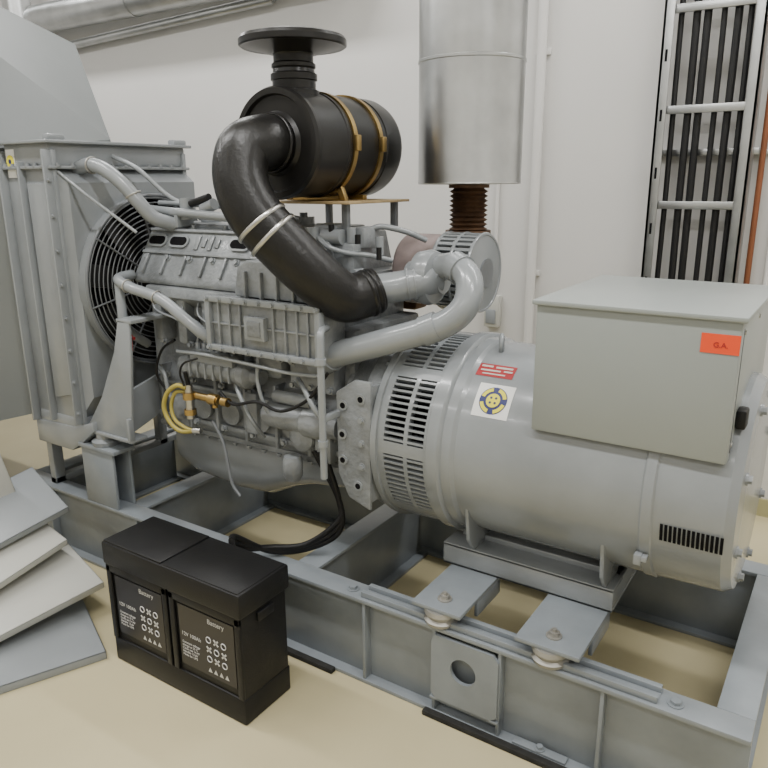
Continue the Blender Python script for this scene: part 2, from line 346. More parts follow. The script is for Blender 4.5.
fin(bm,"cover_windows",en,DARK)
bm=bmesh.new()
for x,h in ((-2.11,0.03),(-2.075,0.018),(-2.04,0.03),(-2.005,0.018)): abox(bm,-0.011,0.011,-h,h,0,0.006,0.002,0,slantM(x,0.055,0))
abox(bm,-0.44,0.44,-0.006,0.006,0,0.010,0.002,0,slantM(-1.95,0.105,0)); abox(bm,-0.44,0.44,-0.005,0.005,0,0.010,0.002,0,slantM(-1.95,0.010,0))
for i in range(9): abox(bm,-0.006,0.006,-0.04,0.04,0,0.012,0.002,0,slantM(-2.35+i*0.105,0.155,0))
fin(bm,"cover_ribs",en,CAST)
bolts(en,"cover_bolts",[(cov(-2.36+i*0.12,0.125),nrm) for i in range(8)]+[(cov(-2.36+i*0.17,0.0)+Vector((0,0.03,0.002)),(0,0,1)) for i in range(6)],0.010,0.012,GREY)
box(en,"cover_top_plate",-2.34,-1.56,2.02,2.26,1.42,1.445,CAST,0.008)
bm=bmesh.new()
for i in range(3): 
    acyl(bm,(-2.22+i*0.24,2.12,1.44),(-2.22+i*0.24,2.12,1.475),0.04,20); acyl(bm,(-2.22+i*0.24,2.12,1.475),(-2.22+i*0.24,2.12,1.49),0.015,6)
fin(bm,"cover_caps",en,GREY)
prism(en,"head_side_ledge",[(1.93,1.23),(1.85,1.215),(1.84,1.18),(1.90,1.14)],'X',-2.32,-1.42,CAST,0.004)
boxes(en,"intake_runners",[(-2.30+i*0.135,-2.25+i*0.135,1.855,1.93,1.0,1.20) for i in range(4)],CAST,0.012)
box(en,"intake_manifold",-1.89,-1.41,1.775,1.92,1.035,1.215,CAST,0.012)
boxes(en,"manifold_frame",[(-1.905,-1.395,1.758,1.785,1.200,1.222),(-1.905,-1.395,1.758,1.785,1.028,1.050),(-1.905,-1.882,1.758,1.785,1.03,1.22),(-1.418,-1.395,1.758,1.785,1.03,1.22)],GREY,0.004)
boxes(en,"manifold_ribs",[(x,x+0.008,1.765,1.78,1.04,1.21) for x in (-1.85,-1.80,-1.75,-1.60,-1.55,-1.50,-1.455)]+[(-1.89,-1.41,1.768,1.78,1.122,1.129)],CAST,0.002)
box(en,"manifold_center_plate",-1.715,-1.625,1.752,1.78,1.085,1.165,GREY,0.004)
box(en,"manifold_center_inset",-1.700,-1.640,1.749,1.754,1.098,1.152,CAST,0.003)
bolts(en,"manifold_bolts",[((-1.893+i*0.0605,1.758,z),(0,-1,0)) for i in range(9) for z in (1.039,1.211)],0.007,0.008,GREY)
prism(en,"manifold_top_ramp",[(-1.80,1.22),(-1.42,1.22),(-1.50,1.30),(-1.62,1.345),(-1.74,1.345),(-1.78,1.32)],'Y',1.80,1.90,CAST,0.010)
boxes(en,"ramp_ribs",[(-1.74+i*0.07,-1.73+i*0.07,1.785,1.81,1.22,1.31) for i in range(4)],CAST,0.003)
bm=bmesh.new()
for i in range(6): acyl(bm,(-2.22+i*0.15,1.865,0.755),(-2.22+i*0.15,1.90,0.755),0.045,24)
fin(bm,"core_plugs",en,CAST)
boxes(en,"crankcase_ribs",[(-2.30+i*0.15,-2.285+i*0.15,1.862,1.93,0.66,0.90) for i in range(7)]+[(-2.34,-1.40,1.865,1.90,0.825,0.84),(-2.34,-1.40,1.872,1.90,0.68,0.70)],CAST,0.004)
bolts(en,"crankcase_bolts",[((-2.26+i*0.15,1.87,z),(0,-1,0)) for i in range(6) for z in (0.69,0.86,1.0)],0.009,0.014,GREY)
lathe(en,"fuel_pump_body",(-2.12,1.84,0.93),(1,0,0),[(0,0),(0,0.04),(0.03,0.05),(0.05,0.05),(0.06,0.042),(0.30,0.042),(0.31,0.05),(0.34,0.05),(0.36,0.03),(0.40,0.025),(0.40,0)],CAST,28)
boxes(en,"pump_top",[(-2.05,-1.83,1.80,1.87,0.955,1.0)],CAST,0.008)
boxes(en,"pump_ribs",[(-2.05+i*0.04,-2.042+i*0.04,1.792,1.84,0.90,0.96) for i in range(6)],CAST,0.002)
bm=bmesh.new()
for i in range(6):
    x=-2.03+i*0.036; acyl(bm,(x,1.83,1.0),(x,1.83,1.025),0.010,8)
fin(bm,"pump_unions",en,GREY)
bm=bmesh.new()
for i in range(6):
    x=-2.03+i*0.036; xe=-2.28+i*0.08
    atube(bm,[(x,1.83,1.02),(x,1.825,1.06),(x*0.6+xe*0.4,1.83,1.10),(xe,1.85,1.13),(xe,1.87,1.2)],0.0045,8,6)
fin(bm,"injection_lines",en,GREY,60)
lathe(en,"starter_motor",(-1.72,1.85,0.80),(1,0,0),[(0,0),(0,0.035),(0.02,0.048),(0.18,0.048),(0.19,0.056),(0.25,0.056),(0.27,0.045),(0.33,0.04),(0.33,0)],CAST,28)
lathe(en,"starter_solenoid",(-1.66,1.835,0.875),(1,0,0),[(0,0),(0,0.022),(0.13,0.022),(0.14,0.02),(0.16,0.02),(0.16,0)],CAST,20)
boxes(en,"oil_cooler",[(-1.62,-1.42,1.86,1.94,0.90,1.02),(-1.80,-1.66,1.87,1.94,0.92,1.01)],CAST,0.02)
bolts(en,"cooler_bolts",[((x,1.86,z),(0,-1,0)) for x in (-1.60,-1.52,-1.44) for z in (0.92,1.0)],0.009,0.012,GREY)
boxes(en,"side_brackets",[(-1.83,-1.77,1.85,1.90,0.70,0.86),(-2.20,-2.15,1.86,1.90,0.66,0.80),(-1.50,-1.43,1.84,1.90,0.66,0.76)],CAST,0.008)
lathe(en,"sensor_boss",(-1.55,1.83,0.74),(0,-1,0),[(-0.05,0.05),(0,0.05),(0.005,0.046),(0.012,0.03),(0.014,0)],CAST,24)
for i,(x,zz) in enumerate(((-2.16,0.80),(-1.60,0.66))):
    lathe(en,"spin_on_filter_%d"%i,(x,1.84,zz),(0,0,-1),[(0,0),(0,0.030),(0.02,0.036),(0.07,0.036),(0.09,0.026),(0.092,0)],CAST,24)
bm=bmesh.new()
atube(bm,[(-1.85,1.83,0.90),(-1.80,1.80,0.86),(-1.75,1.80,0.78),(-1.74,1.85,0.70)],0.008,8,6)
atube(bm,[(-1.56,1.84,0.95),(-1.50,1.80,0.93),(-1.45,1.79,0.87),(-1.42,1.82,0.80)],0.009,8,6)
atube(bm,[(-2.28,1.84,0.90),(-2.22,1.82,0.88),(-2.20,1.82,0.80),(-2.16,1.84,0.74)],0.009,8,6)
atube(bm,[(-2.10,1.79,0.99),(-1.95,1.775,1.0),(-1.75,1.775,0.995),(-1.55,1.78,0.985),(-1.42,1.82,0.98)],0.007,8,6)
atube(bm,[(-1.70,1.80,1.03),(-1.70,1.79,0.93),(-1.68,1.80,0.84),(-1.66,1.84,0.76)],0.007,8,6)
fin(bm,"small_pipes",en,GREY,60)
bm=bmesh.new()
atube(bm,[(-1.90,1.80,0.86),(-1.82,1.785,0.83),(-1.70,1.78,0.86),(-1.60,1.79,0.84),(-1.48,1.79,0.90),(-1.40,1.80,1.0)],0.006,8,6)
atube(bm,[(-2.12,1.80,1.03),(-2.2,1.80,0.98),(-2.24,1.80,0.88),(-2.2,1.82,0.80)],0.005,8,6)
fin(bm,"wiring_harness",en,BLKP,60)
tube(en,"drain_pipe",[(-1.40,1.80,1.15),(-1.372,1.735,1.15),(-1.366,1.722,1.10),(-1.366,1.722,0.9),(-1.366,1.722,0.67)],0.012,GREY)
cyls(en,"drain_pipe_collars",[((-1.366,1.722,1.07),(-1.366,1.722,1.05),0.018),((-1.366,1.722,0.80),(-1.366,1.722,0.78),0.017)],GREY)
box(en,"drain_pipe_bracket",-1.375,-1.357,1.722,1.82,0.86,0.88,GREY,0.002)
tube(en,"dipstick_tube",[(-1.95,1.80,0.74),(-1.90,1.80,0.66),(-1.86,1.79,0.52),(-1.82,1.79,0.47)],0.006,GREYD)
tube(en,"coolant_pipe_lower",[(-2.40,1.85,1.25),(-2.36,1.76,1.245),(-2.28,1.75,1.22),(-2.12,1.75,1.19),(-2.0,1.75,1.13),(-1.93,1.78,1.07),(-1.90,1.85,1.03)],0.021,GREY)
tube(en,"coolant_pipe_bypass",[(-2.36,1.76,1.24),(-2.34,1.745,1.16),(-2.33,1.75,1.06),(-2.34,1.85,0.98)],0.018,GREY)
bm=bmesh.new()
for c,ax in (((-2.14,1.75,1.195),(1,0,-0.25)),((-2.30,1.75,1.225),(1,0,-0.1))): torus(bm,c,ax,0.023,0.003,24,6)
fin(bm,"pipe_clamps",en,MOUNT,60)
tube(en,"coolant_rail",[(-2.45,1.98,1.50),(-2.3,1.97,1.49),(-2.0,1.97,1.475),(-1.75,1.98,1.46),(-1.66,2.0,1.42)],0.017,GREY)
tube(en,"coolant_rail_thin",[(-2.4,2.02,1.52),(-2.2,2.03,1.515),(-1.9,2.03,1.50),(-1.7,2.05,1.47)],0.010,GREY)
boxes(en,"rail_clips",[(x,x+0.02,1.955,2.04,1.43,1.50) for x in (-2.25,-1.95,-1.78)],GREY,0.004)
cyls(en,"thermostat_parts",[((-2.22,2.0,1.46),(-2.22,2.0,1.54),0.028),((-2.12,1.99,1.50),(-2.06,1.99,1.52),0.022)],GREY,20)
cyl(en,"black_hose_joint",(-2.18,1.985,1.52),(-2.08,1.985,1.545),0.014,BLKP,16)
lathe(en,"fan_hub",(-2.36,2.06,1.20),(-1,0,0),[(0,0.10),(0.01,0.11),(0.035,0.11),(0.04,0.07),(0.08,0.06),(0.09,0)],BLACK,32)
lathe(en,"crank_pulley",(-2.36,EY,0.72),(-1,0,0),[(0,0.11),(0.01,0.13),(0.02,0.115),(0.03,0.13),(0.04,0.115),(0.05,0.13),(0.06,0.0)],GREY,32)
box(en,"timing_cover",-2.40,-2.35,1.93,2.35,0.62,1.30,CAST,0.012)
cyls(en,"red_valve",[((-2.30,1.74,1.04),(-2.28,1.72,0.985),0.009),((-2.31,1.735,1.035),(-2.27,1.735,1.03),0.006)],RED,12)
prism(en,"front_support_plate",[(-2.575,0.625),(-2.29,0.625),(-2.28,0.70),(-2.245,0.95),(-2.235,1.10),(-2.30,1.105),(-2.34,0.98),(-2.45,0.78)],'Y',1.69,1.702,GREY,0.003)
prism(en,"front_support_web",[(1.695,0.625),(1.93,0.70),(1.93,0.86),(1.695,0.80)],'X',-2.35,-2.335,GREY,0.003)
boxes(en,"front_support_edge",[(-2.58,-2.28,1.68,1.76,0.618,0.632),(-2.31,-2.225,1.69,1.95,1.095,1.11)],GREY,0.003)
boxes(en,"front_support_lip",[(-2.292,-2.278,1.675,1.70,0.63,0.72)],GREY,0.002)
lathe(en,"turbo_compressor",(-1.22,2.10,1.29),(1,0,0),[(-0.05,0.0),(-0.05,0.05),(-0.02,0.055),(-0.01,0.085),(0.03,0.092),(0.05,0.085),(0.06,0.05),(0.08,0.05),(0.08,0)],GREY,36)
tube(en,"compressor_inlet_elbow",[(-1.34,1.945,1.255),(-1.29,1.99,1.262),(-1.25,2.02,1.268),(-1.20,2.05,1.28),(-1.17,2.10,1.29)],0.050,GREY,24)
bm=bmesh.new()
for c in ((-1.235,2.028,1.272),(-1.215,2.04,1.276)): torus(bm,c,(1,0.6,0.15),0.051,0.004,32,6)
fin(bm,"elbow_flutes",en,GREY,60)
tube(en,"charge_air_pipe",[(-1.50,1.87,1.00),(-1.42,1.855,1.045),(-1.30,1.88,1.085),(-1.15,1.92,1.135),(-1.05,1.95,1.175),(-1.00,1.98,1.23),(-1.01,2.02,1.30),(-1.07,2.06,1.335),(-1.13,2.09,1.33),(-1.18,2.11,1.31)],0.043,GREY,28)
cyls(en,"charge_pipe_couplings",[((-1.47,1.862,1.018),(-1.42,1.855,1.045),0.050),((-1.12,1.93,1.145),(-1.075,1.943,1.165),0.048),((-1.045,2.045,1.325),(-1.085,2.065,1.338),0.049)],GREY,28)
lathe(en,"exhaust_guard",(-1.42,2.34,1.285),(1,0,0),[(0,0),(0,0.12),(0.01,0.128),(0.16,0.128),(0.17,0.10),(0.17,0)],PINK,48)
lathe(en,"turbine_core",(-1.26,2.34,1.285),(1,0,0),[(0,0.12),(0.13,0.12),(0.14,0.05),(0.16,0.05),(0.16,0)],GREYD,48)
bm=bmesh.new()
for k in range(36):
    a=2*pi*k/36
    M=Matrix.Translation((0,2.34,1.285))@Matrix.Rotation(a,4,'X'); abox(bm,-1.255,-1.115,-0.137,-0.131,-0.006,0.006,0,0,M)
for x in (-1.255,-1.185,-1.115): torus(bm,(x,2.34,1.285),(1,0,0),0.134,0.007,48,6)
R0=[[bm.verts.new((x,2.34-r*math.cos(2*pi*i/48),1.285+r*math.sin(2*pi*i/48))) for i in range(48)] for x,r in ((-1.112,0.135),(-1.108,0.09),(-1.104,0.05))]
for k in range(2):
    for i in range(48): bm.faces.new((R0[k][i],R0[k][(i+1)%48],R0[k+1][(i+1)%48],R0[k+1][i]))
fin(bm,"exhaust_guard_mesh",en,GREY,60)
tube(en,"exhaust_outlet",[(-1.26,2.42,1.25),(-1.26,2.48,1.28),(-1.26,2.50,1.34),(-1.26,2.50,1.40)],0.06,RUST,24)
box(en,"exhaust_manifold",-2.2,-1.4,2.36,2.46,1.12,1.24,RUST,0.02)
boxes(en,"turbo_bracket",[(-1.52,-1.42,1.98,2.10,1.28,1.40),(-1.46,-1.40,2.02,2.12,1.38,1.45),(-1.60,-1.50,2.0,2.08,1.40,1.46),(-1.66,-1.61,1.97,2.03,1.38,1.44)],CAST,0.01)
cyls(en,"sensor_plugs",[((-1.44,2.0,1.40),(-1.44,2.0,1.45),0.016),((-1.40,2.0,1.30),(-1.40,1.95,1.30),0.02),((-1.57,1.96,1.38),(-1.57,1.96,1.45),0.022),((-1.36,2.05,1.36),(-1.36,2.05,1.42),0.014),((-1.54,1.98,1.42),(-1.46,1.98,1.42),0.026)],GREY)
cyls(en,"sensor_caps",[((-1.40,1.98,1.40),(-1.40,1.98,1.43),0.010),((-1.50,1.97,1.43),(-1.50,1.97,1.46),0.010),((-1.33,2.0,1.35),(-1.33,2.0,1.39),0.009)],BLKP)
bm=bmesh.new()
atube(bm,[(-1.55,1.96,1.42),(-1.50,1.95,1.39),(-1.44,1.97,1.37),(-1.38,2.02,1.36),(-1.33,2.08,1.34)],0.009,8,6)
atube(bm,[(-1.42,2.08,1.44),(-1.38,2.10,1.45),(-1.32,2.16,1.43),(-1.28,2.22,1.40)],0.010,8,6)
fin(bm,"turbo_oil_lines",en,GREY,60)
cyl(en,"valve_body",(-2.02,1.76,0.88),(-2.02,1.76,0.75),0.015,STEEL,16)
cyls(en,"brass_fittings",[((-2.02,1.76,0.85),(-2.02,1.76,0.825),0.024),((-2.02,1.76,0.785),(-2.02,1.76,0.765),0.023),((-2.03,1.77,0.84),(-1.90,1.79,0.83),0.014),((-1.94,1.785,0.832),(-1.905,1.79,0.83),0.021),((-1.88,1.79,0.83),(-1.85,1.79,0.83),0.017),((-1.92,1.79,0.83),(-1.92,1.79,0.80),0.011)],BRASS,12)
tube(en,"yellow_hose_loop",[(-2.02,1.75,0.87),(-2.06,1.74,0.875),(-2.11,1.735,0.84),(-2.13,1.73,0.78),(-2.10,1.73,0.725),(-2.05,1.735,0.70),(-1.99,1.745,0.71)],0.009,YHOSE)
tube(en,"yellow_hose_loop_inner",[(-2.03,1.76,0.85),(-2.075,1.745,0.845),(-2.10,1.74,0.79),(-2.08,1.735,0.74),(-2.03,1.74,0.715),(-1.99,1.745,0.71)],0.007,YHOSE)
cyl(en,"hose_end",(-1.995,1.745,0.71),(-1.96,1.75,0.713),0.011,STEEL,12)
tube(en,"black_sensor_wire",[(-2.02,1.74,0.88),(-2.025,1.73,0.93),(-2.0,1.73,0.97),(-1.95,1.75,0.99)],0.004,BLKP)
cyl(en,"sensor_stem",(-2.02,1.76,0.87),(-2.02,1.75,0.93),0.008,BLKP,12)
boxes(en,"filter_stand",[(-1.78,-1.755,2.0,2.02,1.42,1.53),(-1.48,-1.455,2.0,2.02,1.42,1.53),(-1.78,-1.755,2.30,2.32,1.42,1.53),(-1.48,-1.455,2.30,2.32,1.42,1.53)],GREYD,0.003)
# ------------------------------------------------------------------ air filter
af=empty("air_filter_housing",(-1.62,2.12,1.715))
FX,FZc=-1.62,1.715
lathe(af,"filter_canister",(FX,1.84,FZc),(0,1,0),[(0,0),(0,0.09),(0.012,0.10),(0.012,0.145),(0.0,0.150),(0.0,0.168),(0.012,0.174),(0.03,0.172),(0.035,0.168),(0.17,0.168),(0.175,0.171),(0.185,0.171),(0.19,0.168),(0.40,0.168),(0.405,0.171),(0.48,0.171),(0.505,0.164),(0.52,0.13),(0.525,0)],BLACK,72)
bm=bmesh.new()
def band(bm,yc,w,R0,R1):
    seg=72;R=[[bm.verts.new((FX+r*math.cos(2*pi*i/seg),y,FZc+r*math.sin(2*pi*i/seg))) for i in range(seg)] for y,r in ((yc-w,R0),(yc-w,R1),(yc+w,R1),(yc+w,R0))]
    for k in range(4):
        A=R[k];B=R[(k+1)%4]
        for i in range(seg): bm.faces.new((A[i],A[(i+1)%seg],B[(i+1)%seg],B[i]))
band(bm,2.05,0.010,0.165,0.174); band(bm,2.20,0.010,0.165,0.175); fin(bm,"brass_straps",af,BRASS,40)
boxes(af,"strap_buckles",[(FX+0.165,FX+0.185,2.038,2.062,FZc-0.02,FZc+0.03),(FX+0.167,FX+0.187,2.188,2.212,FZc-0.02,FZc+0.03)],BRASS,0.003)
boxes(af,"cradle_plate",[(-1.80,-1.42,1.96,2.34,1.526,1.535)],TAN,0.002)
boxes(af,"cradle_saddles",[(-1.72,-1.52,y-0.012,y+0.012,1.535,1.552) for y in (2.05,2.20)],BRASS,0.002)
prism(af,"cradle_leg_a",[(-1.75,1.536),(-1.73,1.536),(-1.70,1.60),(-1.72,1.61)],'Y',2.04,2.06,BRASS,0.001)
prism(af,"cradle_leg_b",[(-1.49,1.536),(-1.51,1.536),(-1.54,1.60),(-1.52,1.61)],'Y',2.04,2.06,BRASS,0.001)
lathe(af,"intake_neck",(FX,1.95,1.86),(0,0,1),[(0,0.08),(0.02,0.08),(0.025,0.070),(0.05,0.070),(0.052,0.075),(0.070,0.075),(0.074,0.068),(0.085,0.066),(0.09,0.071),(0.10,0.071),(0.105,0.064),(0.125,0.064),(0.145,0.078)],BLACK,40)
lathe(af,"rain_cap",(FX,1.95,1.99),(0,0,1),[(0,0.0),(0,0.074),(0.022,0.150),(0.020,0.166),(0.024,0.172),(0.040,0.172),(0.050,0.166),(0.062,0.12),(0.068,0.05),(0.070,0)],BLACK,56)
# ------------------------------------------------------------------ intake hose
ih=empty("air_intake_hose",(-1.5,1.75,1.45))
HP=[(-1.62,1.845,1.715),(-1.622,1.785,1.715),(-1.643,1.725,1.688),(-1.628,1.69,1.60),(-1.575,1.69,1.50),(-1.50,1.73,1.405),(-1.42,1.79,1.305),(-1.375,1.86,1.242),(-1.345,1.92,1.243),(-1.315,1.965,1.258)]
tube(ih,"hose_body",HP,0.083,RUBBER,40,8,lambda t:0.085-0.012*max(0,t-0.6)/0.4)
SP=smoothpts(HP,8); bm=bmesh.new()
for idx,R,r in ((34,0.0865,0.004),(37,0.0865,0.004)):
    d=(SP[idx+1]-SP[idx-1]); torus(bm,SP[idx],d,R,r,48,8,sq=1.8)
fin(bm,"hose_clamps",ih,STEEL,60)
bm=bmesh.new()
for idx,R in ((67,0.075),(70,0.073),(3,0.088)):
    d=(SP[idx+1]-SP[idx-1]); torus(bm,SP[idx],d,R,0.005,48,8,sq=1.6)
fin(bm,"inlet_clamps",ih,BLACK,60)
# ------------------------------------------------------------------ radiator
ra=empty("radiator",(-2.7,2.06,1.16))
RY0,RY1=1.68,2.33
box(ra,"core",-2.86,-2.60,RY0+0.02,RY1-0.02,0.64,1.68,DARK,0.004)
boxes(ra,"side_channels",[(-2.88,-2.57,RY0,RY0+0.02,0.63,1.72),(-2.885,-2.873,RY0-0.035,RY0+0.005,0.62,1.72),(-2.76,-2.748,RY0-0.03,RY0+0.005,0.64,1.68),(-2.585,-2.573,RY0-0.035,RY0+0.005,0.65,1.72),(-2.88,-2.57,RY1-0.02,RY1,0.63,1.72)],GREY,0.004)
prism(ra,"side_press_panel",[(-2.73,0.74),(-2.61,0.77),(-2.61,1.60),(-2.73,1.60)],'Y',RY0-0.014,RY0+0.002,GREY,0.006)
box(ra,"top_tank",-2.87,-2.58,RY0-0.005,RY1+0.005,1.66,1.745,GREY,0.010)
box(ra,"top_tank_lid",-2.90,-2.55,RY0-0.03,RY1+0.02,1.742,1.754,GREY,0.003)
boxes(ra,"tank_flange",[(-2.89,-2.56,RY0-0.02,RY1+0.01,1.650,1.662)],GREY,0.003)
box(ra,"bottom_tank",-2.87,-2.58,RY0-0.005,RY1+0.005,0.61,0.67,GREY,0.010)
bolts(ra,"tank_bolts",[((-2.86+i*0.05,RY0-0.012,1.662),(0,0,1)) for i in range(6)]+[((-2.565,1.70+i*0.06,1.662),(0,0,1)) for i in range(11)]+[((-2.573,RY0-0.02,0.7+i*0.13),(1,0,0)) for i in range(8)],0.007,0.010,GREY)
boxes(ra,"lifting_lugs",[(-2.60,-2.56,RY0-0.01,RY0+0.06,1.75,1.775),(-2.60,-2.56,RY1-0.07,RY1,1.75,1.775)],GREY,0.006)
bm=bmesh.new(); A=[(-2.60,RY0+.004,0.66),(-2.60,RY1,0.66),(-2.60,RY1,1.65),(-2.60,RY0+.004,1.65)]; B=[(-2.53,RY0+0.03,0.76),(-2.53,RY1-0.0,0.76),(-2.53,RY1-0.0,1.60),(-2.53,RY0+0.03,1.60)]
va=[bm.verts.new(p) for p in A]; vb=[bm.verts.new(p) for p in B]
for i in range(4): bm.faces.new((va[i],va[(i+1)%4],vb[(i+1)%4],vb[i]))
bm.faces.new(vb); bm.faces.new(va[::-1]); fin(bm,"fan_shroud",ra,GREY,0)
FC=(-2.53,2.05,1.20); FR=0.345
bm=bmesh.new(); seg=72
R=[[bm.verts.new((x,FC[1]+r*math.cos(2*pi*i/seg),FC[2]+r*math.sin(2*pi*i/seg))) for i in range(seg)] for x,r in ((-2.535,FR),(-2.49,FR),(-2.49,FR-0.01),(-2.528,FR-0.01))]
for k in range(3):
    for i in range(seg): bm.faces.new((R[k][i],R[k][(i+1)%seg],R[k+1][(i+1)%seg],R[k+1][i]))
fin(bm,"shroud_ring",ra,GREY,40)
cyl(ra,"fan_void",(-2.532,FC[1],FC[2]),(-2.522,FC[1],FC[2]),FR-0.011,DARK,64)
bm=bmesh.new()
for i in range(9):
    a=2*pi*i/9; M=Matrix.Translation((-2.505,FC[1],FC[2]))@Matrix.Rotation(a,4,'X')@Matrix.Rotation(0.45,4,'Z'); abox(bm,-0.003,0.003,-0.05,0.05,0.06,0.32,0,0,M)
acyl(bm,(-2.52,FC[1],FC[2]),(-2.45,FC[1],FC[2]),0.08,24); fin(bm,"fan_blades",ra,BLACK,30)
bm=bmesh.new()
for k in range(13): torus(bm,(-2.47,FC[1],FC[2]),(1,0,0),0.10+k*0.020,0.0026,64,5)
for i in range(8):
    a=2*pi*i/8+0.2; acyl(bm,(-2.466,FC[1]+0.1*math.cos(a),FC[2]+0.1*math.sin(a)),(-2.466,FC[1]+0.348*math.cos(a),FC[2]+0.348*math.sin(a)),0.0035,6)
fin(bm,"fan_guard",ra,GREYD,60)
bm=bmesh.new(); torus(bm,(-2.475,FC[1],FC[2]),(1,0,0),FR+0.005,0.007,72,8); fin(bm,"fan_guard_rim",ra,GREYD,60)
tube(ra,"upper_coolant_hose",[(-2.60,1.80,1.65),(-2.52,1.80,1.665),(-2.45,1.81,1.65),(-2.38,1.83,1.60),(-2.33,1.86,1.53),(-2.30,1.90,1.47),(-2.26,1.97,1.44)],0.027,GREY,20)
bm=bmesh.new()
torus(bm,(-2.345,1.852,1.555),(0.35,0.25,-0.9),0.029,0.004,24,6); torus(bm,(-2.50,1.80,1.663),(1,0,0),0.029,0.004,24,6)
fin(bm,"hose_clamps",ra,MOUNT,60)
tube(ra,"stay_rod",[(-2.57,1.70,1.64),(-2.45,1.72,1.56),(-2.28,1.80,1.42)],0.006,GREY,8,1)
tube(ra,"overflow_pipe",[(-2.57,1.95,1.70),(-2.45,1.97,1.65),(-2.35,2.02,1.55),(-2.25,2.05,1.50)],0.009,GREY)
boxes(ra,"warning_sticker_plate",[(-2.855,-2.80,RY0-0.0065,RY0-0.004,1.62,1.725)],WHITE,0)
bm=bmesh.new(); acyl(bm,(-2.828,RY0-0.009,1.680),(-2.828,RY0-0.006,1.680),0.024,20); fin(bm,"sticker_disc",ra,YEL)
bm=bmesh.new(); acyl(bm,(-2.828,RY0-0.010,1.680),(-2.828,RY0-0.006,1.680),0.009,20); fin(bm,"sticker_dot",ra,BLUE)
prism(ra,"support_arm",[(-2.90,0.52),(-2.66,0.52),(-2.58,0.57),(-2.50,0.63),(-2.50,0.67),(-2.62,0.63),(-2.90,0.62)],'Y',RY0-0.01,RY0+0.05,GREY,0.004)
boxes(ra,"support_legs",[(-2.90,-2.86,1.70,1.75,FZ,0.57),(-2.90,-2.86,2.28,2.33,FZ,0.62),(-2.90,-2.60,2.24,2.33,0.50,0.62),(-2.90,-2.86,1.70,2.6,FZ,0.34)],GREY,0.004)
# ------------------------------------------------------------------ duct hood behind radiator
dh=empty("air_duct_hood",(-3.3,2.0,1.4))
bm=bmesh.new()
A=[(-2.905,1.70,0.64),(-2.905,2.33,0.64),(-2.905,2.20,1.785),(-2.905,1.66,1.73)]
B=[(-3.45,1.30,0.50),(-3.45,2.55,0.50),(-3.42,2.44,2.26),(-3.42,1.35,2.58)]
va=[bm.verts.new(p) for p in A]; vb=[bm.verts.new(p) for p in B]
for i in range(4): bm.faces.new((va[i],va[(i+1)%4],vb[(i+1)%4],vb[i]))
bm.faces.new(vb); bm.faces.new(va[::-1]); fin(bm,"flared_hood",dh,HOODM,0)
box(dh,"hood_rim",-3.47,-3.43,1.32,2.53,0.48,0.52,HOODM)
box(dh,"duct_run",-6.49,-3.43,1.36,2.3,0.55,2.1,HOODM,0.01)
boxes(dh,"duct_hangers",[(-4.6,-4.56,1.40,1.44,0,0.56),(-4.6,-4.56,2.2,2.24,0,0.56),(-5.9,-5.86,1.40,1.44,0,0.56),(-5.9,-5.86,2.2,2.24,0,0.56),(-3.46,-3.42,1.34,1.38,0,0.5),(-3.46,-3.42,2.46,2.50,0,0.5)],HOODM)
# ------------------------------------------------------------------ exhaust silencer
es=empty("exhaust_silencer",(-1.26,2.5,2.5))
lathe(es,"silencer_body",(-1.26,2.50,1.585),(0,0,1),[(0,0),(0,0.182),(0.004,0.190),(0.012,0.188),(0.41,0.188),(0.412,0.191),(0.420,0.191),(0.422,0.188),(1.3,0.188),(1.302,0.191),(1.312,0.191),(1.314,0.188),(1.80,0.188),(1.80,0.0)],GALV,72)
cyl(es,"silencer_tail",(-1.26,2.5,3.38),(-1.26,2.5,CZ),0.08,GALV)
prof=[(0,0.05)]
for i in range(9): prof+= [(0.012+i*0.017,0.072),(0.020+i*0.017,0.058)]
prof+=[(0.17,0.05)]
lathe(es,"flex_bellows",(-1.26,2.50,1.412),(0,0,1),prof,RUST,36,60)
lathe(es,"bellows_flange",(-1.26,2.50,1.405),(0,0,1),[(0,0.04),(0,0.085),(0.014,0.085),(0.014,0.04)],RUST,36)
lathe(es,"top_flange",(-1.26,2.50,1.572),(0,0,1),[(0,0.04),(0,0.075),(0.014,0.075),(0.014,0.04)],RUST,36)
# ------------------------------------------------------------------ wall items
cl=empty("cable_ladder",(-0.66,3.66,1.8))
LX0,LX1=-0.885,-0.472
boxes(cl,"stringers",[(LX0,LX0+0.012,3.60,3.70,0.25,3.55),(LX0,LX0+0.045,3.60,3.606,0.25,3.55),(LX1-0.012,LX1,3.60,3.70,0.25,3.55),(LX1-0.045,LX1,3.60,3.606,0.25,3.55)],GALV,0.001)
boxes(cl,"rungs",[(LX0,LX1,3.612,3.63,0.22+0.415*k,0.255+0.415*k) for k in range(1,8)],GALV,0.002)
bm=bmesh.new()
for k in range(12):
    z=0.6+k*0.25
    abox(bm,LX0+0.02,LX0+0.03,3.598,3.601,z,z+0.05)
fin(bm,"stringer_slots",cl,DARK,0)
boxes(cl,"wall_brackets",[(LX0-0.02,LX1+0.02,3.70,3.748,z,z+0.03) for z in (0.6,1.7,2.8)],GALV)
cb=empty("cable_bundle",(-0.67,3.65,1.8))
for i in range(6):
    x=LX0+0.070+i*0.055; w=0.008
    tube(cb,"cable_%d"%i,[(x+random.uniform(-w,w),3.645,0.02),(x+random.uniform(-w,w),3.647,0.8),(x+random.uniform(-w,w),3.645,1.5),(x+random.uniform(-w,w),3.648,2.2),(x+random.uniform(-w,w),3.645,2.9),(x,3.646,3.58)],0.0165 if i in (1,2,4) else 0.0125,BLKP,12)
cp=empty("copper_pipe",(-0.41,3.7,1.8)); cyl(cp,"pipe",(-0.436,3.70,0),(-0.436,3.70,CZ),0.013,OPIPE,16)
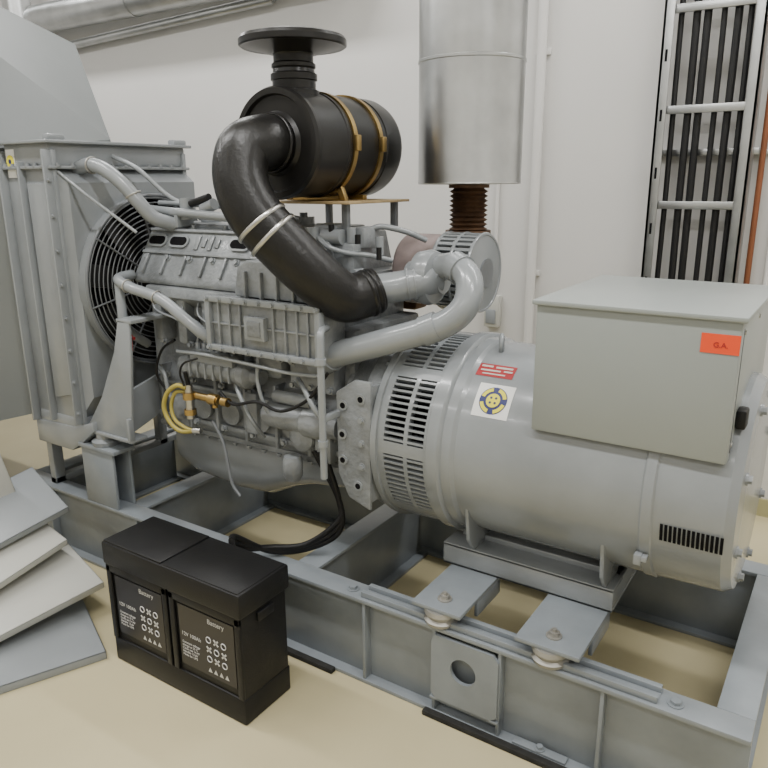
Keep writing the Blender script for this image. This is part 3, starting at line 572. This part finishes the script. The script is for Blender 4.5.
boxes(cp,"pipe_clips",[(-0.455,-0.415,3.705,3.749,z,z+0.02) for z in (0.8,1.7,2.6)],GALV,0.002)
cd3=empty("wall_conduit",(-0.3,3.7,1.8)); cyl(cd3,"conduit_pipe",(-0.36,3.72,0.09),(-0.36,3.72,CZ),0.014,WALLM,12)
cd2=empty("wall_conduit",(-1.5,3.7,1.8)); cyl(cd2,"conduit_pipe",(-1.49,3.72,0.09),(-1.49,3.72,CZ),0.024,WALLM,16)
boxes(cd2,"conduit_clips",[(-1.53,-1.45,3.735,3.749,z,z+0.03) for z in (1.1,2.2,3.0)],WALLM,0.002)
so=empty("wall_socket",(-1.71,3.72,0.88)); box(so,"socket_body",-1.755,-1.665,3.70,3.749,0.80,0.98,PANELM,0.008); box(so,"socket_face",-1.74,-1.68,3.692,3.702,0.82,0.90,PANELG,0.006)
tube(so,"socket_conduit",[(-1.71,3.735,0.98),(-1.71,3.735,2.0),(-1.71,3.735,3.59)],0.010,WALLM,10)
vd=empty("ventilation_duct",(-4,3.55,2.76))
lathe(vd,"round_duct",(-6.45,3.58,2.775),(1,0,0),[(0,0),(0,0.10),(0.9,0.10),(0.9,0.106),(0.93,0.106),(0.93,0.10),(2.1,0.10),(2.1,0.106),(2.13,0.106),(2.13,0.10),(3.2,0.10),(3.2,0.106),(3.23,0.106),(3.23,0.10),(3.95,0.10),(3.95,0)],GALV,40)
cyl(vd,"duct_riser",(-5.55,3.5,2.775),(-5.55,3.5,CZ),0.10,GALV); cyl(vd,"duct_riser_end",(-2.56,3.58,2.775),(-2.56,3.58,CZ),0.10,GALV)
cyl(vd,"small_pipe",(-6.45,3.68,2.55),(-3.2,3.68,2.66),0.03,GALV,16)
# ------------------------------------------------------------------ battery pack
bt=empty("battery_pack",(-1.69,1.415,0))
box(bt,"battery_base",-1.985,-1.370,1.312,1.520,0,0.09,BLKP,0.006)
LAB=mat("battery_label",(0.020,0.018,0.020),0.3,0,0.05)
WTXT=mat("battery_label_print",(0.62,0.62,0.62),0.5,0,0.02)
for i,(xa,xb) in enumerate(((-1.983,-1.687),(-1.677,-1.372))):
    box(bt,"battery_case_%d"%(i+1),xa,xb,1.318,1.517,0.085,0.385,BLKP,0.006)
    boxes(bt,"battery_frame_%d"%(i+1),[(xa,xa+0.022,1.309,1.32,0.09,0.37),(xb-0.022,xb,1.309,1.32,0.09,0.37),(xa,xb,1.309,1.32,0.345,0.372)],BLKP,0.003)
    box(bt,"battery_label_%d"%(i+1),xa+0.035,xb-0.030,1.3145,1.319,0.12,0.335,LAB,0)
    text(bt,"label_brand_%d"%i,"Battery",(xb-0.14,1.3135,0.308),(pi/2,0,0),0.024,WTXT)
    text(bt,"label_text_a_%d"%i,"12V 100Ah",(xa+0.045,1.3135,0.228),(pi/2,0,0),0.019,WTXT)
    text(bt,"label_text_b_%d"%i,"Constant voltage\ncharge at 25 C\nCycle use 14.4V\nStandby 13.6V\nMade for UPS",(xa+0.045,1.3135,0.20),(pi/2,0,0),0.0115,WTXT)
    bm=bmesh.new()
    for r in range(3):
        for c in range(3):
            if (r+c)%2==0: torus(bm,(xa+0.165+c*0.032,1.3135,0.250-r*0.034),(0,1,0),0.010,0.0018,14,4)
            else:
                for s in (-1,1):
                    M=Matrix.Translation((xa+0.165+c*0.032,1.3133,0.250-r*0.034))@Matrix.Rotation(s*pi/4,4,'Y'); abox(bm,-0.013,0.013,-0.0004,0.0004,-0.003,0.003,0,0,M)
    for c in range(4): 
        x=xa+0.155+c*0.024; v=[bm.verts.new(p) for p in ((x,1.3135,0.135),(x+0.018,1.3135,0.135),(x+0.009,1.3135,0.152))]; bm.faces.new(v)
    fin(bm,"label_icons_%d"%(i+1),bt,WTXT,0)
box(bt,"battery_lid",-1.988,-1.362,1.304,1.527,0.372,0.454,BLKP,0.008)
boxes(bt,"lid_top_step",[(-1.982,-1.70,1.310,1.520,0.450,0.4595),(-1.692,-1.370,1.310,1.520,0.450,0.4575)],BLKP,0.004)
boxes(bt,"side_handle",[(-1.372,-1.360,1.38,1.45,0.33,0.36)],BLKP,0.003)
gc=empty("starter_cable",(-1.5,1.75,0.3))
for i in range(3):
    o=i*0.022
    tube(gc,"cable_%d"%i,[(-1.62,1.54,0.455-o*0.3),(-1.66,1.60,0.43-o),(-1.62,1.72,0.335+o*0.3),(-1.52,1.80,0.335+o*0.4),(-1.42,1.86,0.40+o),(-1.42,1.87,0.52),(-1.50+o,1.84,0.70)],0.011,BLKP,10)
# ------------------------------------------------------------------ loose sheet metal panels
def sheet(name,A,B,C,m,h=0.025,t=0.004):
    A=Vector(A);u=Vector(B)-A;v=Vector(C)-A; Lu=u.length; u.normalize(); v=v-u*v.dot(u); Lv=v.length; v.normalize(); n=u.cross(v)
    if n.z<0: n=-n
    e=empty(name,A); bm=bmesh.new()
    M=Matrix((u,v,n)).transposed().to_4x4()
    for b in ((0,Lu,0,Lv,0,t),(0,t,0,Lv,-h,t),(Lu-t,Lu,0,Lv,-h,t),(0,Lu,0,t,-h,t),(0,Lu,Lv-t,Lv,-h,t)): abox(bm,*b,0.001)
    for x in bm.verts: x.co=M@x.co
    o=fin(bm,"folded_sheet",None,m); o.parent=e
sheet("sheet_metal_panel",(-2.01,1.29,0.026),(-2.35,0.52,0.026),(-2.62,1.56,0.026),PANELG)
sheet("sheet_metal_panel",(-2.25,1.47,0.13),(-2.36,0.85,0.06),(-2.60,1.53,0.22),PANELM)
sheet("sheet_metal_panel",(-2.44,1.46,0.26),(-2.46,0.95,0.15),(-2.72,1.54,0.37),PANELM)
sheet("sheet_metal_panel",(-2.50,1.52,0.36),(-2.60,1.00,0.24),(-2.76,1.58,0.47),PANELG)
sheet("sheet_metal_panel",(-2.71,1.44,0.38),(-2.86,0.95,0.28),(-2.72,1.42,0.68),PANELM)
# ------------------------------------------------------------------ ceiling lights
def fixture(x,y,rz=0,power=60):
    e=empty("ceiling_light",(x,y,3.5)); bm=bmesh.new(); abox(bm,-0.75,0.75,-0.12,0.12,0.02,0.09,0.004)
    o=fin(bm,"light_housing",None,CEIL); o.parent=e
    ld=bpy.data.lights.new("tube_light","AREA"); ld.shape='RECTANGLE'; ld.size=1.45; ld.size_y=0.16; ld.energy=power; ld.color=(1.0,0.99,0.975)
    lo=bpy.data.objects.new("tube_light",ld); bpy.context.collection.objects.link(lo); lo.parent=e; lo.location=(0,0,0.01); e.rotation_euler=(0,0,rz)
for x in (-5.0,-3.0,-1.0,1.0):
    for y,pw in ((-1.2,19),(0.9,46),(2.95,32)):
        if (x,y)==(-1.0,2.95): fixture(-0.6,3.0,0,pw)
        else: fixture(x,y,0,pw)
w=bpy.data.worlds.new("world"); bpy.context.scene.world=w; w.use_nodes=True; w.node_tree.nodes["Background"].inputs[0].default_value=(0.8,0.85,0.9,1); w.node_tree.nodes["Background"].inputs[1].default_value=0.3
# ------------------------------------------------------------------ camera
yaw=math.radians(33.3); p=math.radians(15.65); th=math.radians(-0.38)
Fh=Vector((-math.sin(yaw),math.cos(yaw),0)); R=Vector((math.cos(yaw),math.sin(yaw),0)); Z=Vector((0,0,1))
F=Fh*math.cos(p)-Z*math.sin(p); U=Fh*math.sin(p)+Z*math.cos(p)
r2=R*math.cos(th)+U*math.sin(th); u2=-R*math.sin(th)+U*math.cos(th)
cd=bpy.data.cameras.new("camera"); cd.lens=726/768*36; cd.sensor_width=36; cd.clip_start=0.05
co=bpy.data.objects.new("camera",cd); bpy.context.collection.objects.link(co)
M=Matrix((r2,u2,-F)).transposed().to_4x4(); M.translation=Vector((0,0,1.6)); co.matrix_world=M
bpy.context.scene.camera=co
